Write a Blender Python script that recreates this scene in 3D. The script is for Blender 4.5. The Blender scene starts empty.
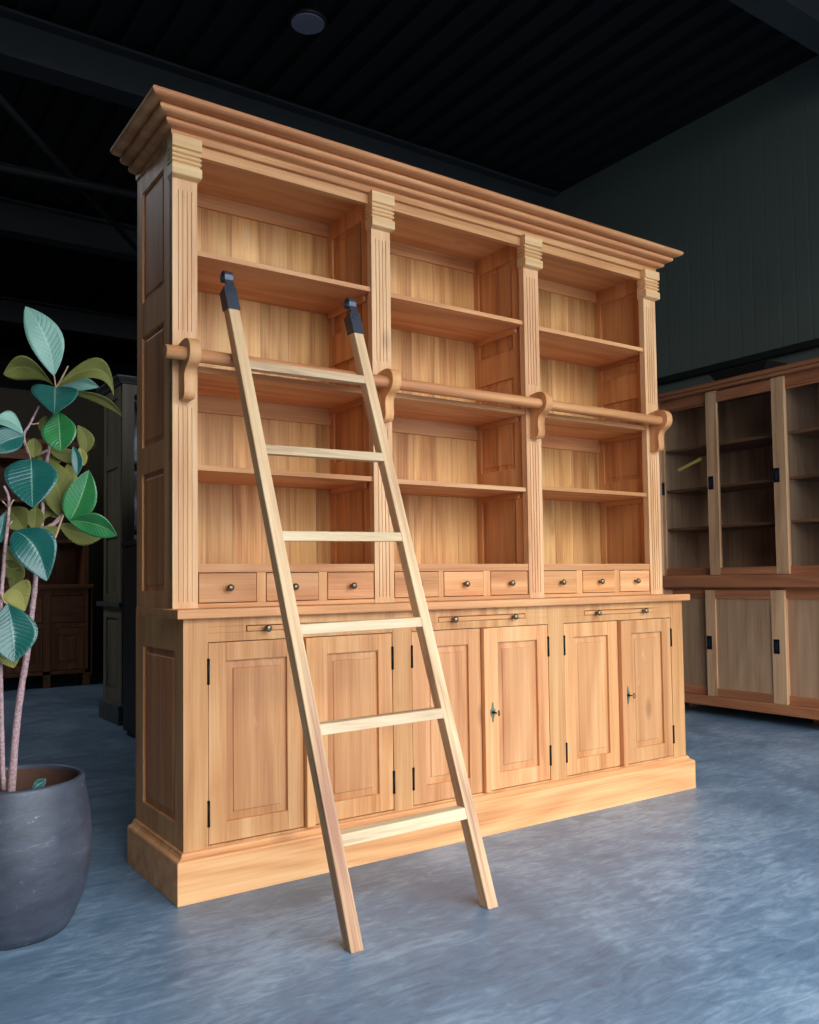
import bpy, bmesh, math, random
from mathutils import Vector, Matrix

# ------------------------------------------------------------------ camera
SC = bpy.context.scene
COL = SC.collection
CAM = Vector((-0.9215, -2.5708, 0.9598))
F_ = Vector((0.5650, 0.8238, 0.0466)).normalized()
ROLL = -0.0132
R0 = F_.cross(Vector((0, 0, 1))).normalized()
U0 = R0.cross(F_)
R_ = math.cos(ROLL) * R0 + math.sin(ROLL) * U0
U_ = -math.sin(ROLL) * R0 + math.cos(ROLL) * U0
cd = bpy.data.cameras.new('camera')
cam = bpy.data.objects.new('camera', cd); COL.objects.link(cam)
cd.sensor_fit = 'VERTICAL'; cd.sensor_height = 36.0; cd.sensor_width = 36.0 * 819 / 1024
cd.lens = 862.52 / 1024 * 36.0
cd.shift_y = 27.89 / 1024
cd.clip_start = 0.05; cd.clip_end = 200
M = Matrix((R_, U_, -F_)).transposed().to_4x4()
M.translation = CAM
cam.matrix_world = M
SC.camera = cam

# ------------------------------------------------------------------ light
w = bpy.data.worlds.new('daylight'); SC.world = w; w.use_nodes = True
nt = w.node_tree; nt.nodes.clear()
wo = nt.nodes.new('ShaderNodeOutputWorld'); bg = nt.nodes.new('ShaderNodeBackground')
bg.inputs[0].default_value = (0.86, 0.93, 1.0, 1); bg.inputs[1].default_value = 1.0
tc_ = nt.nodes.new('ShaderNodeTexCoord'); sx_ = nt.nodes.new('ShaderNodeSeparateXYZ'); mr_ = nt.nodes.new('ShaderNodeMapRange')
nt.links.new(tc_.outputs['Generated'], sx_.inputs[0]); nt.links.new(sx_.outputs['Z'], mr_.inputs[0])
mr_.inputs['From Min'].default_value = -0.02; mr_.inputs['From Max'].default_value = 0.75
mr_.inputs['To Min'].default_value = 0.5; mr_.inputs['To Max'].default_value = 2.1   # overcast: brighter overhead than at the horizon
nt.links.new(mr_.outputs[0], bg.inputs[1])
nt.links.new(bg.outputs[0], wo.inputs[0])
# the big roller-door opening behind the photographer lets the daylight in
pl = bpy.data.lights.new('door_opening_portal', 'AREA'); pl.shape = 'RECTANGLE'
pl.size = 6.0; pl.size_y = 4.35
pl.cycles.is_portal = True
po = bpy.data.objects.new('door_opening_portal', pl); COL.objects.link(po)
po.location = (1.65, -4.25, 2.175)
po.rotation_euler = (math.radians(90), 0, 0)
# added rooflight, unseen left of the view, to brighten the store room furniture
pl2 = bpy.data.lights.new('added_rooflight_portal', 'AREA'); pl2.shape = 'RECTANGLE'; pl2.size = .9; pl2.size_y = 1.8
pl2.cycles.is_portal = True
po2 = bpy.data.objects.new('added_rooflight_portal', pl2); COL.objects.link(po2)
po2.location = (-1.65, 4.5, 4.72)
SC.view_settings.view_transform = 'Standard'
SC.view_settings.look = 'None'
SC.view_settings.exposure = 2.48
SC.view_settings.gamma = 1.0
SC.view_settings.use_curve_mapping = False

# ------------------------------------------------------------------ helpers
def lin(c):
    return tuple(((v / 255) / 12.92 if v / 255 <= 0.04045 else ((v / 255 + 0.055) / 1.055) ** 2.4) for v in c) + (1,)

def new_mat(name):
    m = bpy.data.materials.new(name); m.use_nodes = True
    t = m.node_tree
    b = t.nodes['Principled BSDF']
    return m, t, b

def plain(name, col, rough=0.5, metal=0.0, bump=0.0, bscale=60, var=0.0, spec=0.5):
    m, t, b = new_mat(name)
    b.inputs['Roughness'].default_value = rough
    b.inputs['Metallic'].default_value = metal
    b.inputs['Specular IOR Level'].default_value = spec
    b.inputs['Base Color'].default_value = lin(col)
    tc = t.nodes.new('ShaderNodeTexCoord')
    n = t.nodes.new('ShaderNodeTexNoise'); n.inputs['Scale'].default_value = bscale
    n.inputs['Detail'].default_value = 6
    t.links.new(tc.outputs['Object'], n.inputs['Vector'])
    if var > 0:
        mx = t.nodes.new('ShaderNodeMix'); mx.data_type = 'RGBA'
        mx.inputs[6].default_value = lin([v * (1 - var) for v in col])
        mx.inputs[7].default_value = lin([min(255, v * (1 + var)) for v in col])
        t.links.new(n.outputs[0], mx.inputs[0]); t.links.new(mx.outputs[2], b.inputs['Base Color'])
    if bump > 0:
        bp = t.nodes.new('ShaderNodeBump'); bp.inputs['Strength'].default_value = bump
        bp.inputs['Distance'].default_value = 0.002
        t.links.new(n.outputs[0], bp.inputs['Height']); t.links.new(bp.outputs[0], b.inputs['Normal'])
    return m

def wood(name, light, mid, dark, axis='Z', plank=None, plank_axis='X', rough=0.48, knots=0.45, contrast=1.25, seed=0.0, varv=0.15, worn=0.0):
    """procedural timber: fine grain along one axis, broad figure, a few knots, tone of its own per board"""
    m, t, b = new_mat(name)
    L = t.links.new; N = t.nodes.new
    b.inputs['Roughness'].default_value = rough
    b.inputs['Specular IOR Level'].default_value = 0.35
    tc = N('ShaderNodeTexCoord'); oi = N('ShaderNodeObjectInfo')
    off = N('ShaderNodeVectorMath'); off.operation = 'SCALE'
    off.inputs[0].default_value = (13.7, 7.3, 9.1)
    L(oi.outputs['Random'], off.inputs['Scale'])
    ad = N('ShaderNodeVectorMath'); ad.operation = 'ADD'
    L(tc.outputs['Object'], ad.inputs[0]); L(off.outputs[0], ad.inputs[1])
    src = ad.outputs[0]
    pv = None
    if plank:
        sx = N('ShaderNodeSeparateXYZ'); L(tc.outputs['Object'], sx.inputs[0])
        dv = N('ShaderNodeMath'); dv.operation = 'DIVIDE'; dv.inputs[1].default_value = plank
        L(sx.outputs[plank_axis], dv.inputs[0])
        fl = N('ShaderNodeMath'); fl.operation = 'FLOOR'; L(dv.outputs[0], fl.inputs[0])
        a2 = N('ShaderNodeMath'); a2.operation = 'ADD'; L(fl.outputs[0], a2.inputs[0]); L(oi.outputs['Random'], a2.inputs[1])
        wn = N('ShaderNodeTexWhiteNoise'); wn.noise_dimensions = '1D'; L(a2.outputs[0], wn.inputs['W'])
        o2 = N('ShaderNodeVectorMath'); o2.operation = 'SCALE'; o2.inputs[0].default_value = (3.1, 5.3, 8.7)
        L(wn.outputs['Value'], o2.inputs['Scale'])
        a3 = N('ShaderNodeVectorMath'); a3.operation = 'ADD'; L(src, a3.inputs[0]); L(o2.outputs[0], a3.inputs[1])
        src = a3.outputs[0]; pv = wn.outputs['Value']
        fr = N('ShaderNodeMath'); fr.operation = 'FRACT'; L(dv.outputs[0], fr.inputs[0])
    def scaled(a, c):
        mp = N('ShaderNodeMapping')
        s = [c, c, c]; s['XYZ'.index(axis)] = a
        mp.inputs['Scale'].default_value = s
        mp.inputs['Location'].default_value = (seed, seed * 1.7, seed * 0.6)
        L(src, mp.inputs['Vector']); return mp.outputs[0]
    fig = N('ShaderNodeTexNoise'); fig.inputs['Scale'].default_value = 1.0; fig.inputs['Detail'].default_value = 5
    fig.inputs['Distortion'].default_value = 0.4; fig.inputs['Roughness'].default_value = 0.55
    L(scaled(0.7, 22.0), fig.inputs['Vector'])
    gr = N('ShaderNodeTexNoise'); gr.inputs['Scale'].default_value = 1.0; gr.inputs['Detail'].default_value = 4
    L(scaled(4.0, 170.0), gr.inputs['Vector'])
    cn = N('ShaderNodeTexNoise'); cn.inputs['Scale'].default_value = 1.0; cn.inputs['Detail'].default_value = 2
    cn.inputs['Roughness'].default_value = 0.4
    L(scaled(0.55, 3.2), cn.inputs['Vector'])
    cm = N('ShaderNodeMath'); cm.operation = 'MULTIPLY'; cm.inputs[1].default_value = 16.0; L(cn.outputs[0], cm.inputs[0])
    wv = N('ShaderNodeMath'); wv.operation = 'PINGPONG'; wv.inputs[1].default_value = 1.0; L(cm.outputs[0], wv.inputs[0])
    m1 = N('ShaderNodeMath'); m1.operation = 'MULTIPLY'; m1.inputs[1].default_value = 0.42; L(fig.outputs[0], m1.inputs[0])
    m2 = N('ShaderNodeMath'); m2.operation = 'MULTIPLY_ADD'; m2.inputs[1].default_value = 0.22; L(gr.outputs[0], m2.inputs[0]); L(m1.outputs[0], m2.inputs[2])
    m4 = N('ShaderNodeMath'); m4.operation = 'MULTIPLY_ADD'; m4.inputs[1].default_value = 0.26; L(cn.outputs[0], m4.inputs[0]); L(m2.outputs[0], m4.inputs[2])
    m3 = N('ShaderNodeMath'); m3.operation = 'MULTIPLY_ADD'; m3.inputs[1].default_value = 0.09; L(wv.outputs[0], m3.inputs[0]); L(m4.outputs[0], m3.inputs[2])
    cr = N('ShaderNodeValToRGB')
    e = cr.color_ramp.elements
    h = 0.20 / contrast
    e[0].position = 0.49 - h; e[0].color = lin(dark)
    e[1].position = 0.49 + h; e[1].color = lin(light)
    k = e.new(0.49); k.color = lin(mid)
    L(m3.outputs[0], cr.inputs[0])
    out = cr.outputs[0]
    # knots
    vo = N('ShaderNodeTexVoronoi'); vo.inputs['Scale'].default_value = 1.0
    L(scaled(1.7, 3.6), vo.inputs['Vector'])
    kr = N('ShaderNodeMapRange'); kr.inputs['From Min'].default_value = 0.03; kr.inputs['From Max'].default_value = 0.10
    kr.inputs['To Min'].default_value = knots; kr.inputs['To Max'].default_value = 0.0
    L(vo.outputs['Distance'], kr.inputs[0])
    mx = N('ShaderNodeMix'); mx.data_type = 'RGBA'; L(kr.outputs[0], mx.inputs[0]); L(out, mx.inputs[6])
    mx.inputs[7].default_value = lin([v * 0.62 for v in dark]); out = mx.outputs[2]
    if worn > 0:     # faint grey-green remains of old paint
        wn_ = N('ShaderNodeTexNoise'); wn_.inputs['Scale'].default_value = 1.0; wn_.inputs['Detail'].default_value = 7; wn_.inputs['Roughness'].default_value = .65
        L(scaled(3.2, 11.0), wn_.inputs['Vector'])
        wr_ = N('ShaderNodeMapRange'); wr_.inputs['From Min'].default_value = .64; wr_.inputs['From Max'].default_value = .70; wr_.inputs['To Max'].default_value = worn
        L(wn_.outputs[0], wr_.inputs[0])
        mw = N('ShaderNodeMix'); mw.data_type = 'RGBA'; L(wr_.outputs[0], mw.inputs[0]); L(out, mw.inputs[6]); mw.inputs[7].default_value = lin((206, 200, 168)); out = mw.outputs[2]
    # tone of the single board
    hs = N('ShaderNodeHueSaturation'); L(out, hs.inputs['Color'])
    vr = N('ShaderNodeMapRange'); vr.inputs['To Min'].default_value = 1 - varv; vr.inputs['To Max'].default_value = 1 + varv * 0.8
    L(pv if pv else oi.outputs['Random'], vr.inputs[0]); L(vr.outputs[0], hs.inputs['Value'])
    hr = N('ShaderNodeMath'); hr.operation = 'MULTIPLY'; hr.inputs[1].default_value = 7.13
    L(pv if pv else oi.outputs['Random'], hr.inputs[0])
    hf = N('ShaderNodeMath'); hf.operation = 'FRACT'; L(hr.outputs[0], hf.inputs[0])
    h2 = N('ShaderNodeMapRange'); h2.inputs['To Min'].default_value = 0.493; h2.inputs['To Max'].default_value = 0.500
    L(hf.outputs[0], h2.inputs[0]); L(h2.outputs[0], hs.inputs['Hue'])
    out = hs.outputs[0]
    if plank:   # the joint between boards is a thin dark groove
        pg = N('ShaderNodeMath'); pg.operation = 'LESS_THAN'; pg.inputs[1].default_value = 0.022; L(fr.outputs[0], pg.inputs[0])
        m5 = N('ShaderNodeMix'); m5.data_type = 'RGBA'
        g6 = N('ShaderNodeMath'); g6.operation = 'MULTIPLY'; g6.inputs[1].default_value = 0.35; L(pg.outputs[0], g6.inputs[0])
        L(g6.outputs[0], m5.inputs[0]); L(out, m5.inputs[6]); m5.inputs[7].default_value = lin([v * 0.4 for v in dark])
        out = m5.outputs[2]
    L(out, b.inputs['Base Color'])
    bp = N('ShaderNodeBump'); bp.inputs['Strength'].default_value = 0.25; bp.inputs['Distance'].default_value = 0.001
    L(gr.outputs[0], bp.inputs['Height']); L(bp.outputs[0], b.inputs['Normal'])
    return m

class MB:
    """collects shapes in world space; build() links them as ONE mesh object"""
    def __init__(s): s.bm = bmesh.new(); s.mi = 0
    def _f(s, vs):
        try:
            f = s.bm.faces.new(vs); f.material_index = s.mi; return f
        except ValueError: return None
    def box(s, x0, x1, y0, y1, z0, z1):
        if x0 > x1: x0, x1 = x1, x0
        if y0 > y1: y0, y1 = y1, y0
        if z0 > z1: z0, z1 = z1, z0
        v = [s.bm.verts.new(c) for c in ((x0,y0,z0),(x1,y0,z0),(x1,y1,z0),(x0,y1,z0),(x0,y0,z1),(x1,y0,z1),(x1,y1,z1),(x0,y1,z1))]
        for q in ((3,2,1,0),(4,5,6,7),(0,1,5,4),(1,2,6,5),(2,3,7,6),(3,0,4,7)): s._f([v[i] for i in q])
        return s
    def hexa(s, pts):
        v = [s.bm.verts.new(c) for c in pts]
        for q in ((3,2,1,0),(4,5,6,7),(0,1,5,4),(1,2,6,5),(2,3,7,6),(3,0,4,7)): s._f([v[i] for i in q])
        return s
    def rings(s, rings, cap=True, smooth=False):
        vs = [[s.bm.verts.new(c) for c in r] for r in rings]
        n = len(vs[0])
        for a, b in zip(vs[:-1], vs[1:]):
            for i in range(n):
                f = s._f([a[i], a[(i+1) % n], b[(i+1) % n], b[i]])
                if f and smooth: f.smooth = True
        if cap:
            s._f(list(reversed(vs[0]))); s._f(vs[-1])
        return s
    def rect_stack(s, x0, x1, y0, y1, prof, back=False, side=1.0):
        """prof = [(offset, z)...]: rectangle grown on left, right and front (and back) by offset"""
        r = []
        for o, z in prof:
            yb = y1 + (o if back else 0)
            q = o*side
            r.append([(x0-q, y0-o, z), (x1+q, y0-o, z), (x1+q, yb, z), (x0-q, yb, z)])
        return s.rings(r)
    def cyl(s, a, b, ra, rb=None, n=20, smooth=True):
        return s.tube([a, b], [ra, ra if rb is None else rb], n, smooth)
    def tube(s, pts, rad, n=12, smooth=True):
        pts = [Vector(p) for p in pts]
        if not isinstance(rad, (list, tuple)): rad = [rad] * len(pts)
        rs = []
        d0 = (pts[1] - pts[0]).normalized()
        u = d0.orthogonal().normalized()
        for i, p in enumerate(pts):
            if i == 0: d = d0
            elif i == len(pts) - 1: d = (pts[-1] - pts[-2]).normalized()
            else: d = (pts[i+1] - pts[i-1]).normalized()
            u = (u - d * u.dot(d)).normalized(); v = d.cross(u)
            rs.append([p + rad[i] * (math.cos(2*math.pi*k/n) * u + math.sin(2*math.pi*k/n) * v) for k in range(n)])
        return s.rings(rs, True, smooth)
    def lathe(s, c, axis, prof, n=24, smooth=True, cap=True):
        """prof = [(radius, distance along axis)...] from point c"""
        c = Vector(c); ax = Vector(axis).normalized(); u = ax.orthogonal().normalized(); v = ax.cross(u)
        rs = [[c + ax * h + max(r, 1e-4) * (math.cos(2*math.pi*k/n) * u + math.sin(2*math.pi*k/n) * v) for k in range(n)] for r, h in prof]
        return s.rings(rs, cap, smooth)
    def prism(s, poly, d, axis_fn, t0, t1, smooth_side=False):
        """poly in 2-D, axis_fn(p, t) -> 3-D"""
        return s.rings([[axis_fn(p, t0) for p in poly], [axis_fn(p, t1) for p in poly]], True, smooth_side)
    def build(s, name, mats, parent=None, bevel=0.0, frame=None, origin=None, seg=2):
        bmesh.ops.recalc_face_normals(s.bm, faces=s.bm.faces)
        me = bpy.data.meshes.new(name)
        if frame is None:
            if origin is None:
                lo = Vector([min(v.co[i] for v in s.bm.verts) for i in range(3)])
                hi = Vector([max(v.co[i] for v in s.bm.verts) for i in range(3)])
                origin = (lo + hi) / 2
            frame = Matrix.Translation(Vector(origin))
        s.bm.transform(frame.inverted())
        s.bm.to_mesh(me); s.bm.free()
        for m in (mats if isinstance(mats, (list, tuple)) else [mats]): me.materials.append(m)
        o = bpy.data.objects.new(name, me); COL.objects.link(o)
        if parent is not None:
            o.parent = parent
            o.matrix_local = WORLD[parent.name].inverted() @ frame
        else:
            o.matrix_local = frame
        WORLD[o.name] = frame
        if bevel > 0:
            bv = o.modifiers.new('bevel', 'BEVEL'); bv.width = bevel; bv.segments = seg
            bv.limit_method = 'ANGLE'; bv.angle_limit = math.radians(40)
            bv.harden_normals = False
        return o
WORLD = {}

def thing(name, label, cat, loc, group=None):
    o = bpy.data.objects.new(name, None); COL.objects.link(o)
    o.location = loc; o.empty_display_size = 0.1
    WORLD[o.name] = Matrix.Translation(Vector(loc))
    o['label'] = label; o['category'] = cat
    if group: o['group'] = group
    return o

def struct(o): o['kind'] = 'structure'; return o

def at(u, v, Y):
    """the point in the place, on the upright plane y = Y, that is seen at pixel (u, v)"""
    d = F_ * 862.52 + R_ * (u - 409.5) - U_ * (v - 512 - 27.89)
    return CAM + d * ((Y - CAM.y) / d.y)

# ------------------------------------------------------------------ materials
TL, TM, TD = (232, 180, 124), (214, 153, 97), (178, 115, 67)
teakX = wood('teak_along_x', TL, TM, TD, 'X')
teakY = wood('teak_along_y', (222,168,114), (198,138,84), (160,100,58), 'Y')
teakZ = wood('teak_along_z', TL, TM, TD, 'Z')
teak_panel = wood('teak_door_field', (222,170,116), (203,145,92), (176,116,70), 'Z', varv=0.08, worn=.45)
teak_back = wood('teak_back_boards', (236,190,124), (214,160,96), (168,112,60), 'Z', plank=0.118, plank_axis='X', contrast=1.6, varv=0.15, knots=0.7, worn=.35)
teak_side = wood('teak_side_boards', (232,164,110), (210,140,88), (168,102,58), 'Z', plank=0.11, plank_axis='Y', varv=0.10)
teak_part = wood('teak_partition_boards', (222,168,112), (200,142,88), (160,104,60), 'Z', plank=0.12, plank_axis='Y', varv=0.10)
teak_round = wood('teak_moulding', (228,172,116), (205,142,90), (165,100,62), 'X', contrast=1.2, varv=0.05)
pale = wood('pale_ladder_wood', (230,202,156), (210,174,128), (156,110,78), 'Z', contrast=1.35, knots=0.5, varv=0.06)
paleX = wood('pale_rung_wood', (224,202,164), (206,178,138), (156,122,88), 'X', contrast=1.3, knots=0.5, varv=0.06)
pil = wood('pale_teak_pilaster', (242,200,152), (226,176,126), (196,140,92), 'Z', varv=.06)
cap_w = wood('yellowish_teak_capital', (238,200,146), (222,178,122), (192,142,90), 'X', varv=.05)
black_metal = plain('blackened_steel', (76, 82, 92), 0.40, 0.5, bump=0.1)
hinge_black = plain('black_hinge_iron', (22, 20, 20), 0.5, 0.6)
brass = plain('aged_brass', (128, 116, 96), 0.3, 0.9, bump=0.15, bscale=200, var=0.2)
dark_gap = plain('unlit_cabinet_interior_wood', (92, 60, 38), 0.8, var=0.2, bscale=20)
plate_m = plain('verdigris_key_plate', (120, 122, 100), 0.45, 0.6, var=0.25, bscale=150)

# ------------------------------------------------------------------ the hall
def concrete():
    m, t, b = new_mat('blue_grey_power_floated_concrete')
    L = t.links.new; N = t.nodes.new
    tc = N('ShaderNodeTexCoord')
    n1 = N('ShaderNodeTexNoise'); n1.inputs['Scale'].default_value = 1.6; n1.inputs['Detail'].default_value = 9; n1.inputs['Roughness'].default_value = 0.62; n1.inputs['Distortion'].default_value = 0.9
    L(tc.outputs['Object'], n1.inputs['Vector'])
    mp = N('ShaderNodeMapping'); mp.inputs['Scale'].default_value = (5, 17, 1); mp.inputs['Rotation'].default_value = (0, 0, 0.45)
    L(tc.outputs['Object'], mp.inputs['Vector'])
    n2 = N('ShaderNodeTexNoise'); n2.inputs['Scale'].default_value = 1.3; n2.inputs['Detail'].default_value = 8; n2.inputs['Roughness'].default_value = 0.7; n2.inputs['Distortion'].default_value = 1.6
    L(mp.outputs[0], n2.inputs['Vector'])
    m1 = N('ShaderNodeMath'); m1.operation = 'MULTIPLY'; m1.inputs[1].default_value = 0.5; L(n1.outputs[0], m1.inputs[0])
    m2 = N('ShaderNodeMath'); m2.operation = 'MULTIPLY_ADD'; m2.inputs[1].default_value = 0.5; L(n2.outputs[0], m2.inputs[0]); L(m1.outputs[0], m2.inputs[2])
    cr = N('ShaderNodeValToRGB'); e = cr.color_ramp.elements
    e[0].position = 0.33; e[0].color = lin((68, 90, 110)); e[1].position = 0.68; e[1].color = lin((160, 180, 196))
    k = e.new(0.50); k.color = lin((106, 130, 152))
    L(m2.outputs[0], cr.inputs[0]); L(cr.outputs[0], b.inputs['Base Color'])
    rr = N('ShaderNodeMapRange'); rr.inputs['To Min'].default_value = 0.28; rr.inputs['To Max'].default_value = 0.55
    L(n2.outputs[0], rr.inputs[0]); L(rr.outputs[0], b.inputs['Roughness'])
    bp = N('ShaderNodeBump'); bp.inputs['Strength'].default_value = 0.25; bp.inputs['Distance'].default_value = 0.004
    L(m2.outputs[0], bp.inputs['Height']); L(bp.outputs[0], b.inputs['Normal'])
    return m
XL, XR, YB, YF, ZC = -2.9, 4.65, 11.5, -4.2, 4.5
struct(MB().box(XL-.2, XR+.2, YF-.2, YB+0.2, -0.15, 0.0).build('floor', concrete(), origin=(0, 0, 0)))
struct(MB().box(-30, 30, -40, YF-.2, -0.15, -0.005).build('ground', plain('dark_low_bounce_yard', (62,64,66), .8, var=.2, bscale=2), origin=(0, 0, 0)))  # unseen yard, coloured dark to cut light bounced up into the shelves

def cladding(name, col, axis, pitch, depth, rough=0.6):
    m, t, b = new_mat(name); L = t.links.new; N = t.nodes.new
    b.inputs['Roughness'].default_value = rough
    tc = N('ShaderNodeTexCoord'); sx = N('ShaderNodeSeparateXYZ'); L(tc.outputs['Object'], sx.inputs[0])
    dv = N('ShaderNodeMath'); dv.operation = 'DIVIDE'; dv.inputs[1].default_value = pitch; L(sx.outputs[axis], dv.inputs[0])
    fr = N('ShaderNodeMath'); fr.operation = 'FRACT'; L(dv.outputs[0], fr.inputs[0])
    pp = N('ShaderNodeMath'); pp.operation = 'PINGPONG'; pp.inputs[1].default_value = 0.5; L(dv.outputs[0], pp.inputs[0])
    st = N('ShaderNodeMapRange'); st.inputs['From Min'].default_value = 0.0; st.inputs['From Max'].default_value = 0.10; L(pp.outputs[0], st.inputs[0])
    bp = N('ShaderNodeBump'); bp.inputs['Strength'].default_value = 0.8; bp.inputs['Distance'].default_value = depth
    L(st.outputs[0], bp.inputs['Height']); L(bp.outputs[0], b.inputs['Normal'])
    n = N('ShaderNodeTexNoise'); n.inputs['Scale'].default_value = 1.2; n.inputs['Detail'].default_value = 6; L(tc.outputs['Object'], n.inputs['Vector'])
    mx = N('ShaderNodeMix'); mx.data_type = 'RGBA'; L(n.outputs[0], mx.inputs[0])
    mx.inputs[6].default_value = lin([v*0.86 for v in col]); mx.inputs[7].default_value = lin([v*1.1 for v in col])
    L(mx.outputs[2], b.inputs['Base Color'])
    return m
wall_m = cladding('dark_green_grey_wall_sheet', (96, 104, 96), 'Y', 0.11, 0.0012)
dark_wall = plain('near_black_wall_paint', (30, 31, 33), 0.8, var=0.2, bscale=2)
struct(MB().box(XR, XR+0.2, YF, YB, 0, ZC+0.3).build('wall_right', wall_m, origin=(0,0,0)))
struct(MB().box(XL-0.2, XL, YF, YB, 0, ZC+0.3).build('wall_left', dark_wall, origin=(0,0,0)))
struct(MB().box(XL-0.2, XR+0.2, YB, YB+0.2, 0, ZC+0.3).build('wall_back', dark_wall, origin=(0,0,0)))
struct(MB().box(XL-0.2, -1.35, YF-.2, YF, 0, ZC+.3).box(-1.45, XR+.2, YF-.2, YF, 4.35, ZC+.3).build('wall_front_unseen', dark_wall, origin=(0,0,0)))  # unseen wall, door edge set to limit light on the bookcase's left side
# ceiling: trapezoid steel deck with ribs running away from the door
ceil_m = plain('black_roof_deck', (17, 19, 22), 0.7, var=0.2, bscale=3)
cb = MB()
cb.box(-1.2, XR+0.2, YF, YB+0.2, ZC+0.06, ZC+0.2); cb.box(XL-0.2, -2.1, YF, YB+0.2, ZC+0.06, ZC+0.2)
cb.box(-2.1, -1.2, YF, 3.6, ZC+0.06, ZC+0.2); cb.box(-2.1, -1.2, 5.4, YB+0.2, ZC+0.06, ZC+0.2)  # gap between these strips lets in light for the added rooflight
x = -1.19
while x < XR:
    cb.hexa([(x,YF,ZC+0.07),(x+0.15,YF,ZC+0.07),(x+0.15,YB,ZC+0.07),(x,YB,ZC+0.07)][::1] + [(x-0.02,YF,ZC+0.071),(x+0.17,YF,ZC+0.071),(x+0.17,YB,ZC+0.071),(x-0.02,YB,ZC+0.071)])
    cb.rings([[(x+0.155,y,ZC+0.065),(x+0.17,y,ZC),(x+0.195,y,ZC),(x+0.21,y,ZC+0.065)] for y in (YF, YB)])
    x += 0.21
struct(cb.build('ceiling', ceil_m, origin=(0,0,0)))
beam_m = plain('dark_steel_beam_paint', (48, 52, 55), 0.6, var=0.12, bscale=4)
def ibeam(y, n):
    b = MB()
    b.box(XL, XR, y-0.09, y+0.09, ZC-0.30, ZC-0.28); b.box(XL, XR, y-0.09, y+0.09, ZC-0.02, ZC)
    b.box(XL, XR, y-0.008, y+0.008, ZC-0.28, ZC-0.02)
    struct(b.build('trim_%d' % n, beam_m, origin=(0, y, ZC)))
for i, y in enumerate((0.19, 3.12, 5.95, 8.9)): ibeam(y, i+1)
struct(MB().box(XR-0.05, XR, YF, YB, 2.50, 2.55).build('trim_5', plain('black_wall_rail', (20, 24, 24), 0.6), bevel=0.004))
# slim bracing rod and pipe under the deck at left
struct(MB().cyl((-1.6, 4.4, 4.05), (2.2, 4.4, 4.18), 0.035, n=10).build('trim_6', ceil_m))
struct(MB().cyl((-0.2, 3.2, 4.16), (1.75, 5.85, 4.16), 0.025, n=10).build('trim_7', ceil_m))
# low partition far behind the store room furniture
struct(MB().box(-2.9, 2.6, 7.3, 7.4, 0, 3.05).build('wall_partition', plain('dark_olive_partition_board', (66, 58, 44), 0.8, var=0.1, bscale=2)))

# ------------------------------------------------------------------ the library bookcase
bc = thing('library_bookcase', 'tall teak library bookcase with moulded cornice, open shelves, small drawers and six panelled doors', 'bookcase', (1.177, 0.24, 0))
W = 2.354; D = 0.476
# plinth
MB().rect_stack(0, W, 0, D, [(0.028,0.0),(0.028,0.122),(0.025,0.127),(0.020,0.129),(0.014,0.132),(0.009,0.138),(0.007,0.145),(0.0,0.147)]).build('plinth', teakX, bc, 0.0015)
# lower carcass frame
b = MB()
zt = 0.850
for a, c in ((0, .079), (.763, .844), (1.515, 1.602), (2.272, W)): b.box(a, c, 0, 0.03, .14, zt)
for a, c in ((.079,.763), (.844,1.515), (1.602,2.272)):
    b.box(a, c, 0.0005, 0.03, .775, .8025); b.box(a, c, 0.0005, 0.03, .8225, zt)
    b.box(a, c, 0.0005, 0.03, .14, .153)
    m_ = (a + c) / 2
    b.box(a, m_-.214, 0.0005, 0.03, .8025, .8225); b.box(m_+.214, c, 0.0005, 0.03, .8025, .8225)
    b.box(a-.02, c+.02, 0.03, D-0.02, .14, .155)
    b.box(a-.02, c+.02, 0.03, D-0.02, .835, zt)
for xa in (0, W-0.03):
    xb = xa + 0.03
    b.box(xa, xb, 0.03, .074, .14, zt); b.box(xa, xb, .395, D, .14, zt)
    b.box(xa, xb, .074, .395, .748, zt); b.box(xa, xb, .074, .395, .14, .22)
b.box(.781, .826, 0.03, D-0.02, .155, .835); b.box(1.536, 1.581, 0.03, D-0.02, .155, .835)
b.build('base_frame', teakZ, bc, 0.0012)
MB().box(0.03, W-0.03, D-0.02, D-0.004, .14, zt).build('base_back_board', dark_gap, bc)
def raised_panel(x0, x1, y, z0, z1, mat, parent, name='panel', face='front', inset=.026, deep=.009):
    """sunk border then a fielded centre"""
    def P(a, d, z):   # a along, d depth behind the frame face
        return (a, y + d, z) if face == 'front' else (y + d, a, z)
    pr = [(-.004, .020), (0, .010), (inset-.006, .008), (inset, .0035), (inset+.002, .003)]
    rings = []
    pr = [(-.004, .020), (-.004, deep+.002), (inset-.012, deep), (inset-.002, deep-.001), (inset+.001, deep-.0045)]
    for o, d in pr:
        rings.append([P(x0+o, d, z0+o), P(x1-o, d, z0+o), P(x1-o, d, z1-o), P(x0+o, d, z1-o)])
    return MB().rings(rings).build(name, mat, parent)
raised_panel(.074, .395, 0.0, .22, .748, teak_side, bc, 'side_panel', 'side')
MB().box(W-.02, W-.008, .07, .40, .215, .753).build('side_panel', teak_side, bc)
# counter
b = MB()
b.rect_stack(0, W, 0, .109, [(.024,.850),(.0265,.852),(.0265,.877),(.024,.879)], back=False)
b.box(.0, W, .109, D, .850, .879)
b.build('countertop', teakX, bc, 0.001)
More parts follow.
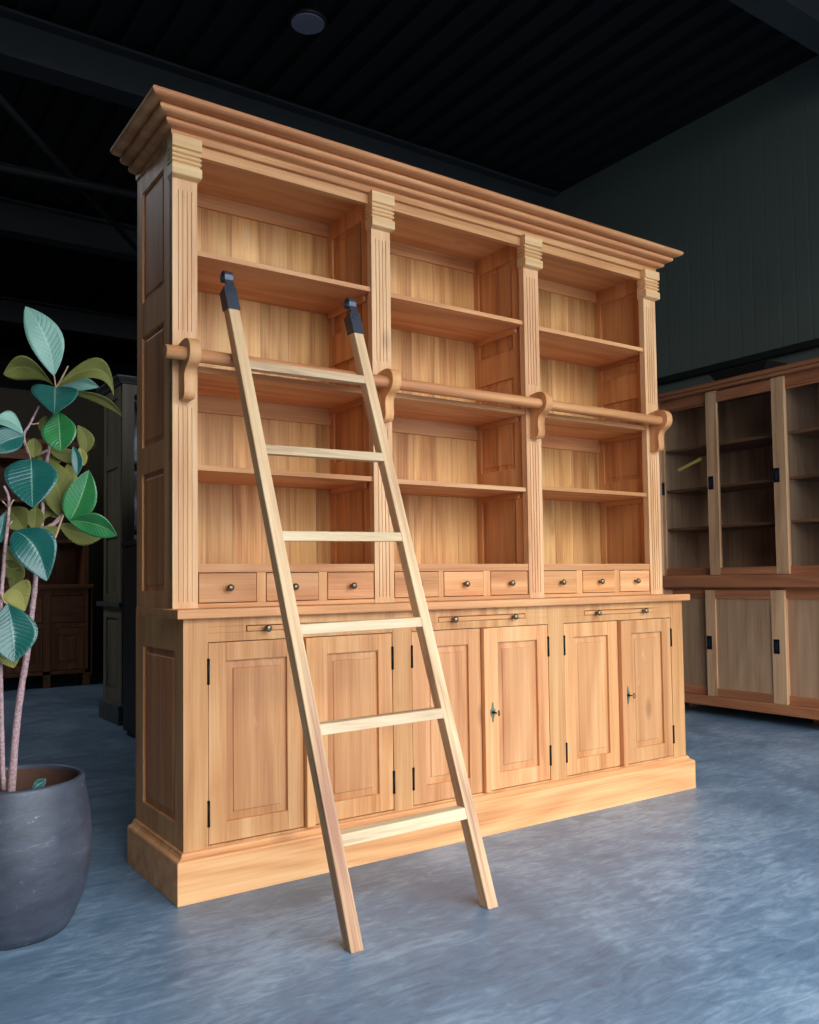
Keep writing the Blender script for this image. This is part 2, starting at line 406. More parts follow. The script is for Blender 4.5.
# doors
def door(x0, x1, hinge, plate=False):
    z0, z1 = .1555, .7725
    fw = .058
    yb = .0235
    mb = MB()
    mb.box(x0, x0+fw, .0015, yb, z0, z1); mb.box(x1-fw, x1, .0015, yb, z0, z1)
    mb.build('door', teakZ, bc, 0.0015) if False else None
    for a in ((x0+fw, x1-fw, z1-fw, z1), (x0+fw, x1-fw, z0, z0+fw+.004)):
        mb.box(a[0], a[1], .0020, yb, a[2], a[3])
    d = mb.build('door', teakZ, bc, 0.0015)
    raised_panel(x0+fw, x1-fw, .002, z0+fw+.004, z1-fw, teak_panel, d, 'door_panel')
    hx = x0-.001 if hinge == 'l' else x1+.001
    for zc in (.685, .250):
        h = MB(); h.cyl((hx, -.001, zc-.034), (hx, -.001, zc+.034), .0042, n=10)
        h.lathe((hx, -.001, zc+.034), (0,0,1), [(.0048,0),(.0048,.004),(.002,.007)], 10)
        h.lathe((hx, -.001, zc-.034), (0,0,-1), [(.0048,0),(.0048,.004),(.002,.007)], 10)
        h.build('hinge', hinge_black, d)
    if plate:
        px = x0+.027; pz = .45
        pts = []
        for k in range(24):
            t = 2*math.pi*k/24
            r = 1.0 + .28*math.cos(4*t)
            pts.append((px + .0105*r*math.cos(t), pz + .031*r*math.sin(t)))
        p = MB(); p.rings([[(a, -.0005, c) for a, c in pts], [(a, .002, c) for a, c in pts]])
        p = p.build('key_plate', plate_m, d)
        k = MB(); k.cyl((px, .001, pz), (px, -.022, pz), .0026, n=10)
        ring = [(px+.011*math.cos(t)*0.35 + .004, -.030 + .009*math.cos(t), pz+.010*math.sin(t)) for t in [2*math.pi*i/14 for i in range(15)]]
        k.tube(ring, .0017, 8)
        k.cyl((px, -.0005, pz), (px, -.004, pz), .006, n=14)
        k.build('key', hinge_black, p)
    return d
door(.081, .408, 'l'); door(.442, .761, 'r')
door(.846, 1.163, 'l'); door(1.192, 1.513, 'r', True)
door(1.604, 1.921, 'l'); door(1.951, 2.270, 'r', True)
for a, c in ((.411,.439),(1.166,1.189),(1.924,1.948)):
    MB().rect_stack(a+.004, c-.002, -.014, .022, [(0,.1555),(.004,.1565),(.004,.7715),(0,.7725)]).build('astragal', teakZ, bc, 0.002)
knob_prof = [(.0065,0),(.0065,.002),(.0035,.004),(.0032,.010),(.006,.012),(.0105,.015),(.0122,.019),(.0115,.023),(.008,.0265),(.003,.028),(.0001,.0282)]
def knob(x, y, z, parent):
    return MB().lathe((x, y, z), (0,-1,0), knob_prof, 20).build('knob', brass, parent)
for c in (.421, 1.178, 1.937):
    s = MB().box(c-.2115, c+.2115, -.001, .30, .8045, .8200).build('pull_out_shelf', teakX, bc, 0.001)
    for q in (-.147, .148): knob(c+q, -.001, .8115, s)

# ---- upper part
yp = .104
posts = [(.003,.086),(.758,.841),(1.513,1.596),(2.267,2.350)]
TOP = 2.405
# side walls and partitions: framed panels
def upright(x0, x1, name, left_out=False):
    u = MB()
    u.box(x0, x1, yp+.006, .19, .879, TOP); u.box(x0, x1, .418, .452 if not left_out else D, .879, TOP)
    for z0, z1 in ((.879,.935),(1.337,1.43),(1.822,1.942),(2.335,TOP)): u.box(x0, x1, .19, .418, z0, z1)
    o = u.build(name, teakZ, bc, 0.001)
    for z0, z1 in ((.935,1.337),(1.43,1.822),(1.942,2.335)):
        p = MB()
        for xa, s_ in ((x0, 1), (x1, -1)):
            rr = []
            for off, d in ((-.003,.013),(-.003,.0085),(.016,.0085),(.024,.0045),(.026,.0045)):
                rr.append([(xa+s_*d, .19+off, z0+off), (xa+s_*d, .418-off, z0+off), (xa+s_*d, .418-off, z1-off), (xa+s_*d, .19+off, z1-off)])
            p.rings(rr)
        p.build('panel', teak_side if left_out and x0 < 1 else teak_part, o)
    return o
upright(.003, .040, 'side_frame', True); upright(2.313, 2.350, 'side_frame', True)
upright(.768, .831, 'partition'); upright(1.523, 1.586, 'partition')
bays = [(.040,.768),(.831,1.523),(1.586,2.313)]
# back of boards with rails, and the top board
b = MB()
b.box(.040, 2.313, .452, .466, .879, TOP)
b.build('back_boards', teak_back, bc)
for a, c in bays:
    MB().box(a, c, .440, .4525, 2.352, TOP).build('back_rail', teakX, bc, 0.001)
    MB().box(a, c, .440, .4525, 1.585, 1.654).build('back_rail', teakX, bc, 0.001)
MB().box(.003, 2.350, yp+.006, D, TOP, 2.43).build('top_board', teakX, bc)
# lip + frieze
b = MB()
b.box(.003, 2.350, yp+.008, yp+.03, 2.366, 2.407)
b.build('top_rail', teakX, bc, 0.001)
MB().rect_stack(.003, 2.350, yp, D, [(.004,2.403),(.006,2.405),(.006,2.432),(0,2.434)]).build('frieze', teakX, bc)
# cornice of three rounded rolls
prof = [(.004, 2.428)]
def roll(z0, z1, base, amp):
    n = 8
    for k in range(n+1):
        t = math.pi*k/n
        prof.append((base + amp*math.sin(t), z0 + (z1-z0)*(1-math.cos(t))/2))
roll(2.430, 2.4535, .020, .016); roll(2.4545, 2.479, .049, .016)
n_ = 8
for k in range(n_+1):
    t = math.pi*.80*k/n_
    prof.append((.080 + .019*math.sin(t), 2.480 + .026*(1-math.cos(t))/2*1.05))
prof.append((.082, 2.5065))
cz = MB().rect_stack(.003+.004, 2.350-.004, yp, D+.006, prof)
cz = cz.build('cornice', teak_round, bc)
# pilasters
for i, (x0, x1) in enumerate(posts):
    p = MB()
    # fluted face: five fillets with sunk flutes, broken at the rail bracket
    fl = [(x0+.0175+.0147*k, x0+.0175+.0147*k+.0032) for k in range(4)] if i in (0,1,2,3) else []
    xs = [x0]
    for a, c in fl: xs += [a, c]
    xs.append(x1)
    zones = [(1.775, 2.235), (1.04, 1.525), (.90, 1.0)]
    zz = [.879]
    p.box(x0, x1, yp+.0035, yp+.03, .879, 2.405)
    for k in range(0, len(xs), 2): p.box(xs[k], xs[k+1], yp, yp+.0035, .879, 2.405)
    prev = .879
    for z0, z1 in ((.879, .90), (1.525, 1.775), (2.235, 2.405)):
        for a, c in fl: p.box(a, c, yp+.0003, yp+.0035, z0, z1)
    o = p.build('pilaster', pil, bc)
    cp = [(0,2.272),(.014,2.276),(.0165,2.279),(.0165,2.307),(.014,2.310),(.010,2.312),(.009,2.316)]
    for zb in (2.318, 2.333, 2.348):
        cp += [(.009,zb),(.014,zb+.003),(.0155,zb+.0065),(.014,zb+.010),(.009,zb+.013)]
    cp += [(.010,2.365),(.015,2.367),(.0165,2.369),(.0165,2.405),(.012,2.409)]
    MB().rect_stack(x0, x1, yp, yp+.03, [(a*1.45, z) for a, z in cp], side=.34).build('capital', cap_w, o)
# shelves
sh = {0:(2.052,1.668,1.343), 1:(2.047,1.668,1.340), 2:(2.038,1.668,1.352)}
for i, (a, c) in enumerate(bays):
    for j, z in enumerate(sh[i]):
        th = .0175 if j != 1 else .020
        s = MB().box(a+.001, c-.001, yp+.010, .452, z-th, z).build('shelf', teakX, bc, 0.0012)
        MB().box(a, a+.014, .16, .43, z-th-.022, z-th).build('shelf_cleat', teakY, s, 0.001)
        MB().box(c-.014, c, .16, .43, z-th-.022, z-th).build('shelf_cleat', teakY, s, 0.001)
    MB().box(a, c, yp+.012, .452, 1.000, 1.021).build('bottom_board', teakX, bc)
    for z0, z1 in ((.993,1.021),(.879,.893)):
        MB().box(a, c, yp+.004, yp+.024, z0, z1).build('drawer_rail', teakX, bc, 0.001)
dr = [(.089,.293),(.326,.528),(.562,.756), (.845,1.050),(1.074,1.273),(1.308,1.508), (1.598,1.793),(1.828,2.031),(2.064,2.264)]
for k, (a, c) in enumerate(dr):
    i = k // 3
    d = MB().box(a+.002, c-.002, yp+.003, .40, .8955, .9905).build('drawer', teakX, bc, 0.0015)
    knob((a+c)/2, yp+.003, .9425, d)
for a, c in ((.293,.326),(.528,.562),(1.050,1.074),(1.273,1.308),(1.793,1.828),(2.031,2.064)):
    MB().box(a, c, yp+.005, .40, .893, .993).build('drawer_divider', teakZ, bc, 0.001)
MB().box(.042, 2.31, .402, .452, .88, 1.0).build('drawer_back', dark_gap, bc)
# rail brackets
bp_ = [(.103,1.545),(.066,1.545),(.056,1.552),(.051,1.566),(.052,1.582),(.055,1.602),(.053,1.622),(.043,1.637),(.026,1.646),(.012,1.656),(.003,1.670),(.000,1.688),(.003,1.706),(.013,1.721),(.029,1.731),(.050,1.735),(.074,1.734),(.103,1.728)]
for _ in range(2):      # round the outline between its first and last corner
    q_ = [bp_[0], bp_[1]]
    for a, c in zip(bp_[1:-1], bp_[2:]): q_ += [(a[0]*.75+c[0]*.25, a[1]*.75+c[1]*.25), (a[0]*.25+c[0]*.75, a[1]*.25+c[1]*.75)]
    bp_ = q_ + [bp_[-1]]
for xc in (.042, .798, 1.552, 2.307):
    k = MB(); k.rings([[(xx, y, z) for y, z in bp_] for xx in (xc-.019, xc+.019)])
    k.build('rail_bracket', teakZ, bc, 0.002)
MB().tube([(-.042,.046,1.683),(-.040,.046,1.683),(2.318,.046,1.683),(2.320,.046,1.683)], [.019,.0215,.0215,.019], 24).build('ladder_rail', teak_round, bc)

# ------------------------------------------------------------------ ladder
ld = thing('library_ladder', 'pale unfinished wooden ladder with black steel hooks leaning on the bookcase rail', 'ladder', (0.47, -0.57, 0))
FL = Vector((.226, -.609, 0)); FR = Vector((.700, -.588, 0))
DL = Vector((-.069, .625, 1.845)) / 1.845; DR = Vector((-.061, .632, 1.866)) / 1.866
sd = .042
def lp(Fo, Dd, z, a, b_): return Fo + Dd * z + Vector((a, b_, 0))
def lean_frame(Fo, Dd, z=0.9):
    zax = Dd.normalized(); xax = Vector((1,0,0)); xax = (xax - zax*xax.dot(zax)).normalized(); yax = zax.cross(xax)
    m = Matrix((xax, yax, zax)).transposed().to_4x4(); m.translation = Fo + Dd*z; return m
for Fo, Dd in ((FL, DL), (FR, DR)):
    s = MB(); sw = .0385
    q = [(0,0),(sw,0),(sw,sd),(0,sd)]
    s.rings([[lp(Fo, Dd, z, a, b_) for a, b_ in q] for z in (0, 1.85)])
    st = s.build('stile', pale, ld, 0.003, frame=lean_frame(Fo, Dd))
    h = MB(); q2 = [(-.002,-.003),(sw+.002,-.003),(sw+.002,sd+.003),(-.002,sd+.003)]
    h.rings([[lp(Fo, Dd, z, a, b_) for a, b_ in q2] for z in (1.843, 1.905)])
    h.rings([[lp(Fo, Dd, z, a, b_) for a, b_ in q2] for z in (1.905, 1.925)]) if False else None
    # sloping top of the sleeve
    h.rings([[lp(Fo, Dd, 1.905, a, b_) for a, b_ in q2], [lp(Fo, Dd, 1.925, -.002, -.003+.0), lp(Fo, Dd, 1.925, sw+.002, -.003), lp(Fo, Dd, 1.908, sw+.002, sd+.003), lp(Fo, Dd, 1.908, -.002, sd+.003)]])
    base = lp(Fo, Dd, 1.90, sw/2-.015, -.004)
    path = [(0,0),(.014,.028),(.024,.050)]
    cy, czz, rr = .024+.018, .064, .018
    for k in range(13):
        t = math.radians(190 - k*20)
        path.append((cy + rr*math.cos(t), czz + rr*math.sin(t)))
    outer = []; inner = []
    for k in range(len(path)):
        a = Vector(path[max(k-1,0)]); c = Vector(path[min(k+1,len(path)-1)]); n_ = (c-a).normalized(); n_ = Vector((-n_.y, n_.x))
        pk = Vector(path[k]); outer.append(pk + n_*.003); inner.append(pk - n_*.003)
    rings = []
    for o_, i_ in zip(outer, inner):
        rings.append([base + Vector((0,o_.x,o_.y)), base + Vector((.030,o_.x,o_.y)), base + Vector((.030,i_.x,i_.y)), base + Vector((0,i_.x,i_.y))])
    h.rings(rings)
    h.build('hook', black_metal, st, 0.001)
for zl, zr in ((1.668,1.678),(1.385,1.394),(1.112,1.118),(.836,.841),(.560,.561),(.277,.275)):
    hh = .030 if zl > .3 else .032
    a = FL + DL*zl; c = FR + DR*zr
    q = []
    for dz, dy in ((-hh, .002), (-hh, .042), (0, .042), (0, .002)):
        pass
    pts = []
    for P, Dd, xo in ((a, DL, .036), (c, DR, .002)):
        for dz, dy in ((-hh,.0015),(-hh,.040),(0,.040),(0,.0015)):
            pts.append(P + Dd*dz + Vector((xo, dy, 0)))
    r = MB(); r.rings([pts[:4], pts[4:]]); r.build('rung', paleX, ld, 0.0025)
for zs, in (): pass

# ------------------------------------------------------------------ potted plant
pt = thing('potted_plant', 'large-leaved green plant with twiggy stems in a round dark grey planter', 'plant', (-.46, .08, 0))
def pot_mat():
    m, t, b = new_mat('weathered_grey_glaze'); L = t.links.new; N = t.nodes.new
    tc = N('ShaderNodeTexCoord')
    n = N('ShaderNodeTexNoise'); n.inputs['Scale'].default_value = 9; n.inputs['Detail'].default_value = 10; n.inputs['Roughness'].default_value = .7; n.inputs['Distortion'].default_value = .4
    mp = N('ShaderNodeMapping'); mp.inputs['Scale'].default_value = (1,1,2.6); L(tc.outputs['Object'], mp.inputs[0]); L(mp.outputs[0], n.inputs['Vector'])
    cr = N('ShaderNodeValToRGB'); e = cr.color_ramp.elements
    e[0].position = .35; e[0].color = lin((56,58,68)); e[1].position = .66; e[1].color = lin((96,100,110))
    k = e.new(.60); k.color = lin((70,75,86)); L(n.outputs[0], cr.inputs[0])
    n2 = N('ShaderNodeTexNoise'); n2.inputs['Scale'].default_value = 26; n2.inputs['Detail'].default_value = 8; n2.inputs['Roughness'].default_value = .75
    L(mp.outputs[0], n2.inputs['Vector'])
    th = N('ShaderNodeMapRange'); th.inputs['From Min'].default_value = .62; th.inputs['From Max'].default_value = .70; L(n2.outputs[0], th.inputs[0])
    mx = N('ShaderNodeMix'); mx.data_type = 'RGBA'; L(th.outputs[0], mx.inputs[0]); L(cr.outputs[0], mx.inputs[6]); mx.inputs[7].default_value = lin((150,150,158))
    L(mx.outputs[2], b.inputs['Base Color']); b.inputs['Roughness'].default_value = .42
    bp = N('ShaderNodeBump'); bp.inputs['Strength'].default_value = .5; bp.inputs['Distance'].default_value = .002
    L(n2.outputs[0], bp.inputs['Height']); L(bp.outputs[0], b.inputs['Normal']); return m
PC = Vector((-.462, .085, 0))
pp = [(.135,0),(.148,.004),(.165,.03),(.186,.08),(.202,.14),(.2095,.20),(.2105,.25),(.207,.30),(.1995,.35),(.192,.39),(.190,.412),(.188,.418),(.182,.421),(.176,.4185),(.174,.412),(.176,.395),(.186,.34),(.190,.30),(.0001,.30)]
po_ = MB().lathe(PC, (0,0,1), pp, 64).build('pot', pot_mat(), pt)
terra = plain('clay_inner_wall', (92,62,48), .8, bump=.3, var=.15)
MB().lathe(PC, (0,0,1), [(.1735,.409),(.1750,.396),(.1850,.342),(.1885,.3),(.1895,.3),(.187,.342),(.1765,.397),(.1745,.4095)], 64, True, False).build('inner_wall', terra, po_)
random.seed(4)
soil = MB()
rs = []
for k in range(9):
    r_ = .184*(1-k/9)
    rs.append([(PC.x + r_*math.cos(t), PC.y + r_*math.sin(t), .338 + .012*k/9 + random.uniform(-.004,.004)) for t in [2*math.pi*i/40 for i in range(40)]])
soil.rings(rs, True, True); soil.build('soil', plain('dark_potting_soil', (44,30,24), .95, bump=1, bscale=120, var=.4), pt)
bark = plain('mottled_pink_grey_bark', (128,104,104), .8, bump=1.0, bscale=130, var=.8)
twigm = plain('tan_young_twig', (176,140,112), .7, bump=.6, bscale=120, var=.2)
def stem(pxs, r0, r1, mat, name='stem'):
    pts = [at(u, v, Y) for u, v, Y in pxs]
    # smooth
    P = []
    for i in range(len(pts)-1):
        a = pts[max(i-1,0)]; b0 = pts[i]; c0 = pts[i+1]; d0 = pts[min(i+2,len(pts)-1)]
        for k in range(5):
            t = k/5
            P.append(0.5*((2*b0)+(c0-a)*t+(2*a-5*b0+4*c0-d0)*t*t+(3*b0-a-3*c0+d0)*t**3))
    P.append(pts[-1])
    rad = [(r0+(r1-r0)*i/(len(P)-1))*random.uniform(.92,1.1) for i in range(len(P))]
    return MB().tube(P, rad, 10).build(name, mat, pt)
stem([(10,812,.09),(12,780,.09),(16,730,.09),(21,690,.09),(26,660,.09),(31,620,.09),(35,585,.10),(38,550,.11),(46,530,.12),(55,523,.12),(64,513,.12)], .0115, .0055, bark)
stem([(38,552,.11),(42,520,.13),(44,480,.14),(50,440,.13),(55,410,.11),(56,386,.10)], .006, .0045, bark)
stem([(56,388,.10),(61,380,.09),(68,366,.08)], .004, .002, twigm, 'twig')
stem([(48,450,.13),(30,455,.08),(24,436,.06),(30,424,.06),(39,406,.06)], .004, .003, bark, 'twig')
stem([(30,424,.06),(35,424,.06),(39,423,.06)], .002, .0015, twigm, 'twig')
stem([(3,790,.02),(1,700,.0),(0,620,-.01),(3,575,-.01),(6,540,-.01),(9,508,-.01),(8,495,-.01),(4,486,-.01)], .007, .003, bark)
stem([(6,527,-.01),(10,524,-.02),(12,521,-.02)], .0025, .002, twigm, 'twig')
stem([(9,508,-.01),(12,502,-.02),(14,500,-.02)], .0025, .002, twigm, 'twig')
stem([(9,508,-.01),(5,504,0),(2,501,0)], .0025, .002, twigm, 'twig')
stem([(64,513,.12),(60,524,.08),(57,533,.07),(54,540,.06)], .003, .003, twigm, 'twig')
stem([(0,590,0),(3,600,-.03),(7,604,-.04)], .003, .0025, twigm, 'twig')
stem([(31,545,.09),(30,538,.08),(32,528,.08)], .003, .0025, twigm, 'twig')

def leaf_mat(name, col, col2, rib, rough, spec=.5):
    m, t, b = new_mat(name); L = t.links.new; N = t.nodes.new
    def mth(op, a=None, c=None, v=None):
        n_ = N('ShaderNodeMath'); n_.operation = op
        for i_, q in enumerate((a, c)):
            if q is None: continue
            if isinstance(q, (int, float)): n_.inputs[i_].default_value = q
            else: L(q, n_.inputs[i_])
        return n_.outputs[0]
    tc = N('ShaderNodeTexCoord')
    sx = N('ShaderNodeSeparateXYZ'); L(tc.outputs['UV'], sx.inputs[0])
    along, across = sx.outputs['X'], mth('ABSOLUTE', mth('SUBTRACT', sx.outputs['Y'], .5))
    n = N('ShaderNodeTexNoise'); n.inputs['Scale'].default_value = 22; n.inputs['Detail'].default_value = 5; L(tc.outputs['Object'], n.inputs['Vector'])
    mx = N('ShaderNodeMix'); mx.data_type = 'RGBA'; L(n.outputs[0], mx.inputs[0]); mx.inputs[6].default_value = lin(col); mx.inputs[7].default_value = lin(col2)
    # side veins run forward from the midrib
    w_ = mth('PINGPONG', mth('MULTIPLY', mth('SUBTRACT', along, mth('MULTIPLY', across, .42)), 13.0), .5)
    vein = mth('LESS_THAN', w_, .055)
    mid = N('ShaderNodeMapRange'); mid.inputs['From Min'].default_value = .010; mid.inputs['From Max'].default_value = .026; mid.inputs['To Min'].default_value = .85; mid.inputs['To Max'].default_value = 0; L(across, mid.inputs[0])
    edg = N('ShaderNodeMapRange'); edg.inputs['From Min'].default_value = .472; edg.inputs['From Max'].default_value = .495; edg.inputs['To Min'].default_value = 0; edg.inputs['To Max'].default_value = .5; L(across, edg.inputs[0])
    f_ = mth('MAXIMUM', mth('MAXIMUM', mid.outputs[0], edg.outputs[0]), mth('MULTIPLY', vein, .07))
    m2 = N('ShaderNodeMix'); m2.data_type = 'RGBA'; L(f_, m2.inputs[0]); L(mx.outputs[2], m2.inputs[6]); m2.inputs[7].default_value = lin(rib)
    L(m2.outputs[2], b.inputs['Base Color']); b.inputs['Roughness'].default_value = rough
    b.inputs['Specular IOR Level'].default_value = spec
    sm = N('ShaderNodeMapRange'); sm.interpolation_type = 'SMOOTHSTEP'; sm.inputs['From Max'].default_value = .3; L(w_, sm.inputs[0])
    hh_ = mth('ADD', mth('MULTIPLY', sm.outputs[0], .8), mth('MULTIPLY', n.outputs[0], 1.6))
    bp = N('ShaderNodeBump'); bp.inputs['Strength'].default_value = .28; bp.inputs['Distance'].default_value = .002; L(hh_, bp.inputs['Height']); L(bp.outputs[0], b.inputs['Normal'])
    return m
top_teal = leaf_mat('glossy_blue_green_leaf', (14,70,66), (34,104,94), (110,150,132), .30, .6)
top_green = leaf_mat('glossy_fresh_green_leaf', (24,92,48), (58,138,72), (130,170,120), .30, .6)
top_pale = leaf_mat('pale_silvery_green_leaf', (100,146,128), (130,172,154), (150,186,168), .38)
under = leaf_mat('matt_olive_leaf_underside', (92,94,42), (118,120,62), (136,126,80), .7, .2)
under_y = leaf_mat('matt_yellow_leaf_underside', (128,124,60), (156,150,84), (164,148,100), .7, .2)
leaf_n = [0]
def leaf(bu, bv, bY, tu, tv, tY, halfpx, mat_seen, roll=0.0, flip=False, bend=0.0, fold=0.18, mid=None, wide=0.5, other=None, bendpx=(0,0)):
    """blade from base to tip; halfpx = half width seen at its widest; roll turns it about its own length"""
    B = at(bu, bv, bY); T = at(tu, tv, tY)
    ax = T - B; Ln = ax.length
    view = ((B+T)/2 - CAM).normalized()
    side = ax.cross(view).normalized()
    nrm = side.cross(ax.normalized()).normalized()
    if nrm.dot(view) > 0: nrm = -nrm     # towards the viewer
    ca, sa = math.cos(roll), math.sin(roll)
    s2 = side*ca + nrm*sa; n2 = nrm*ca - side*sa
    depth = ((B+T)/2 - CAM).dot(F_)
    hw = halfpx * depth / 862.5 / max(ca, .25)
    bx = R_*(bendpx[0]*depth/862.5) - U_*(bendpx[1]*depth/862.5)
    nu, nv = 18, 10
    up, dn = [], []
    bm = MB(); uvl = bm.bm.loops.layers.uv.new('UVMap'); uvd = {}
    random.seed(leaf_n[0]*7+3); leaf_n[0] += 1
    ph = random.uniform(0, 6)
    for i in range(nu+1):
        t = i/nu
        p = B + ax*t + nrm*(bend*Ln*math.sin(math.pi*t)) + bx*(4*t*(1-t))
        tt = t ** (math.log(.5)/math.log(wide))
        wv = hw * (math.sin(math.pi*tt) ** .82) if 0 < t < 1 else 0.0
        wv = max(wv, hw*.012)
        row_u, row_d = [], []
        for j in range(nv+1):
            s_ = (j/nv)*2-1
            h_ = fold*abs(s_)*wv*(1 if not flip else -1) + .03*wv*math.sin(9*t+ph+s_*2)
            q = p + s2*(s_*wv) + n2*h_
            row_u.append(q + n2*.0006); row_d.append(q - n2*.0006)
        up.append([bm.bm.verts.new(c) for c in row_u]); dn.append([bm.bm.verts.new(c) for c in row_d])
        for r_ in (up[-1], dn[-1]):
            for j, v_ in enumerate(r_): uvd[v_] = (t, j/nv)
    for i in range(nu):
        for j in range(nv):
            midstrip = j in (nv//2-1, nv//2)
            f = bm.bm.faces.new([up[i][j], up[i+1][j], up[i+1][j+1], up[i][j+1]]); f.smooth = True
            f.material_index = 0
            f = bm.bm.faces.new([dn[i][j], dn[i][j+1], dn[i+1][j+1], dn[i+1][j]]); f.smooth = True
            f.material_index = 1
    for i in range(nu):
        for j in (0, nv):
            f = bm.bm.faces.new([up[i][j], dn[i][j], dn[i+1][j], up[i+1][j]]); f.material_index = 0
    seen_under = mat_seen in (under, under_y)
    for f in bm.bm.faces:
        for lo_ in f.loops: lo_[uvl].uv = uvd[lo_.vert]
    if other is None: other = top_teal if seen_under else under
    return bm.build('leaf', [mat_seen, other], pt)
# front-to-back; (base px, plane y) -> (tip px, plane y)
stem([(55.5,387,.10),(55,381,.10),(53.5,373,.10)], .0022, .0018, twigm, 'petiole')
stem([(56,400,.12),(58,406,.09),(58,412,.07)], .002, .0016, twigm, 'petiole')
stem([(24,440,.07),(28,450,.05),(31,460,.03)], .0022, .0018, twigm, 'petiole')
stem([(34,560,.10),(26,545,.04),(15,532,.0)], .0022, .0018, twigm, 'petiole')
leaf(54,376,.10, 25.5,306.5,.12, 16.5, top_pale, roll=.15, fold=.12, bendpx=(6,-2), wide=.52)
leaf(53,385,.10, 3.5,374,.16, 12, under, roll=-.5, bendpx=(0,-12), fold=.2, wide=.62)
leaf(55,387,.10, 54.5,413.5,-.02, 22, top_teal, fold=.25, wide=.33)
leaf(58,386,.10, 99,387,.14, 7, top_pale, roll=.5, bendpx=(-2,-4), fold=.3)
leaf(58,386,.09, 114,397,.02, 10.5, under, roll=-.3, bendpx=(12,-22), fold=.35, wide=.42, other=top_green)
leaf(66,392,.14, 122,416,.20, 4.5, under, roll=.7, bendpx=(4,-6), fold=.2)
leaf(58,411,.07, 61,451.5,.02, 16.5, top_green, fold=.22, wide=.56, roll=.15)
leaf(24,436,.06, -8,424,.05, 8, top_pale, roll=.6, bendpx=(0,-10), fold=.25, other=under)
leaf(24,436,.05, -12,452,.02, 13, top_teal, fold=.2, roll=.2, bendpx=(0,-3))
leaf(31,459,.03, 32.5,507.5,-.04, 24.5, top_teal, fold=.22, wide=.40)
leaf(60,517,.13, 38,455,.15, 17, under, fold=.15, wide=.5, bendpx=(8,0), roll=.2)
leaf(64,512,.16, 68,462,.17, 8.5, under_y, fold=.2, bendpx=(3,0), roll=.3)
leaf(62,520,.14, 42,470,.17, 14, under_y, fold=.2, bendpx=(-6,0), roll=-.2)
leaf(70,521,.11, 89,470,.07, 15.5, top_green, fold=.35, wide=.42, bendpx=(2,0))
leaf(70,521,.10, 117,535.5,.04, 11.5, top_green, fold=.25, wide=.5, bendpx=(2,-4), roll=.35)
leaf(58,524,.14, 108,532,.16, 11, under, fold=.15, bendpx=(0,6), roll=.3)
leaf(15,531,.0, 47,581,-.06, 21, top_teal, fold=.3, wide=.48, bendpx=(4,-8), roll=-.1)
leaf(26,532,.10, 8,508,.11, 14, under, fold=.3, bendpx=(0,0), wide=.6)
leaf(34,530,.10, 36,507,.11, 9, under, fold=.3)
leaf(32,531,.11, 58,527,.12, 9, under, fold=.3, bendpx=(0,6))
leaf(1,596,.02, 25,611,.03, 15, under_y, fold=.2, bendpx=(5,-12), roll=.1, wide=.5)
leaf(7.5,604,-.05, 14.5,662,-.09, 23, top_teal, fold=.18, wide=.52, bendpx=(2,0))
leaf(0,630,-.02, 14,668,-.03, 13, under_y, fold=.2)
leaf(4,545,.04, 30,562,.04, 11, under_y, fold=.25, bendpx=(-4,6), roll=.2)
leaf(2,560,.05, 22,572,.05, 9, under, fold=.25, bendpx=(0,4))
leaf(73,446,.12, 77,476,.11, 5.5, top_teal, fold=.3, bendpx=(2,0))
leaf(78,425,.15, 84,455,.16, 8, under, fold=.2, bendpx=(5,0))
leaf(80,447,.14, 84,466,.14, 5, under_y, fold=.2)
leaf(48,450,.15, 88,456,.15, 7, under, fold=.2, bendpx=(0,3))
leaf(33,458,.07, 34,438,.08, 8, under, fold=.25)
leaf(-2,545,.0, 5,512,.0, 6, top_teal, fold=.2)
leaf(46,416,.13, 42,433,.14, 6, under, fold=.2)
leaf(50,470,.16, 62,432,.17, 9, under, fold=.2)
leaf(40,520,.15, 52,486,.16, 12, under, fold=.2, roll=.2)
leaf(20,560,.10, 12,590,.08, 8, under, fold=.2)
leaf(32,790,.06, 46,779,.06, 5, top_teal, fold=.2)
leaf(-4,786,.02, 5,776,.03, 5, under_y, fold=.2)

# ------------------------------------------------------------------ glass-fronted cabinet along the right wall
brown = ((150,98,62), (128,80,50), (92,56,36))
cabY = wood('dark_teak_along_y', (200,136,92), (176,112,74), (134,80,52), 'Y')
cabZ = wood('dark_teak_boards', (222,180,146), (202,160,128), (168,126,98), 'Z', plank=.12, plank_axis='Y', varv=.12)
cabX = wood('dark_teak_shelf', (158,110,80), (136,92,66), (104,68,48), 'Y')
mango = wood('light_sapwood_stile', (234,190,146), (214,166,122), (166,120,84), 'Z', knots=.7)
fieldm = wood('cabinet_door_field', (196,158,122), (176,138,104), (150,112,82), 'Z', varv=.06)
glass = bpy.data.materials.new('clear_window_glass'); glass.use_nodes = True
gt = glass.node_tree; gt.nodes.clear()
go = gt.nodes.new('ShaderNodeOutputMaterial'); g1 = gt.nodes.new('ShaderNodeBsdfTransparent'); g2 = gt.nodes.new('ShaderNodeBsdfGlossy')
g2.inputs['Roughness'].default_value = .02; g1.inputs[0].default_value = (.93,.95,.94,1)
gf = gt.nodes.new('ShaderNodeFresnel'); gge = gt.nodes.new('ShaderNodeNewGeometry'); gma = gt.nodes.new('ShaderNodeMath'); gma.operation = 'MULTIPLY_ADD'
gma.inputs[1].default_value = -(1.5-1/1.5); gma.inputs[2].default_value = 1.5   # same reflectance from either face of the pane
gt.links.new(gge.outputs['Backfacing'], gma.inputs[0]); gt.links.new(gma.outputs[0], gf.inputs[0])
gm = gt.nodes.new('ShaderNodeMixShader')
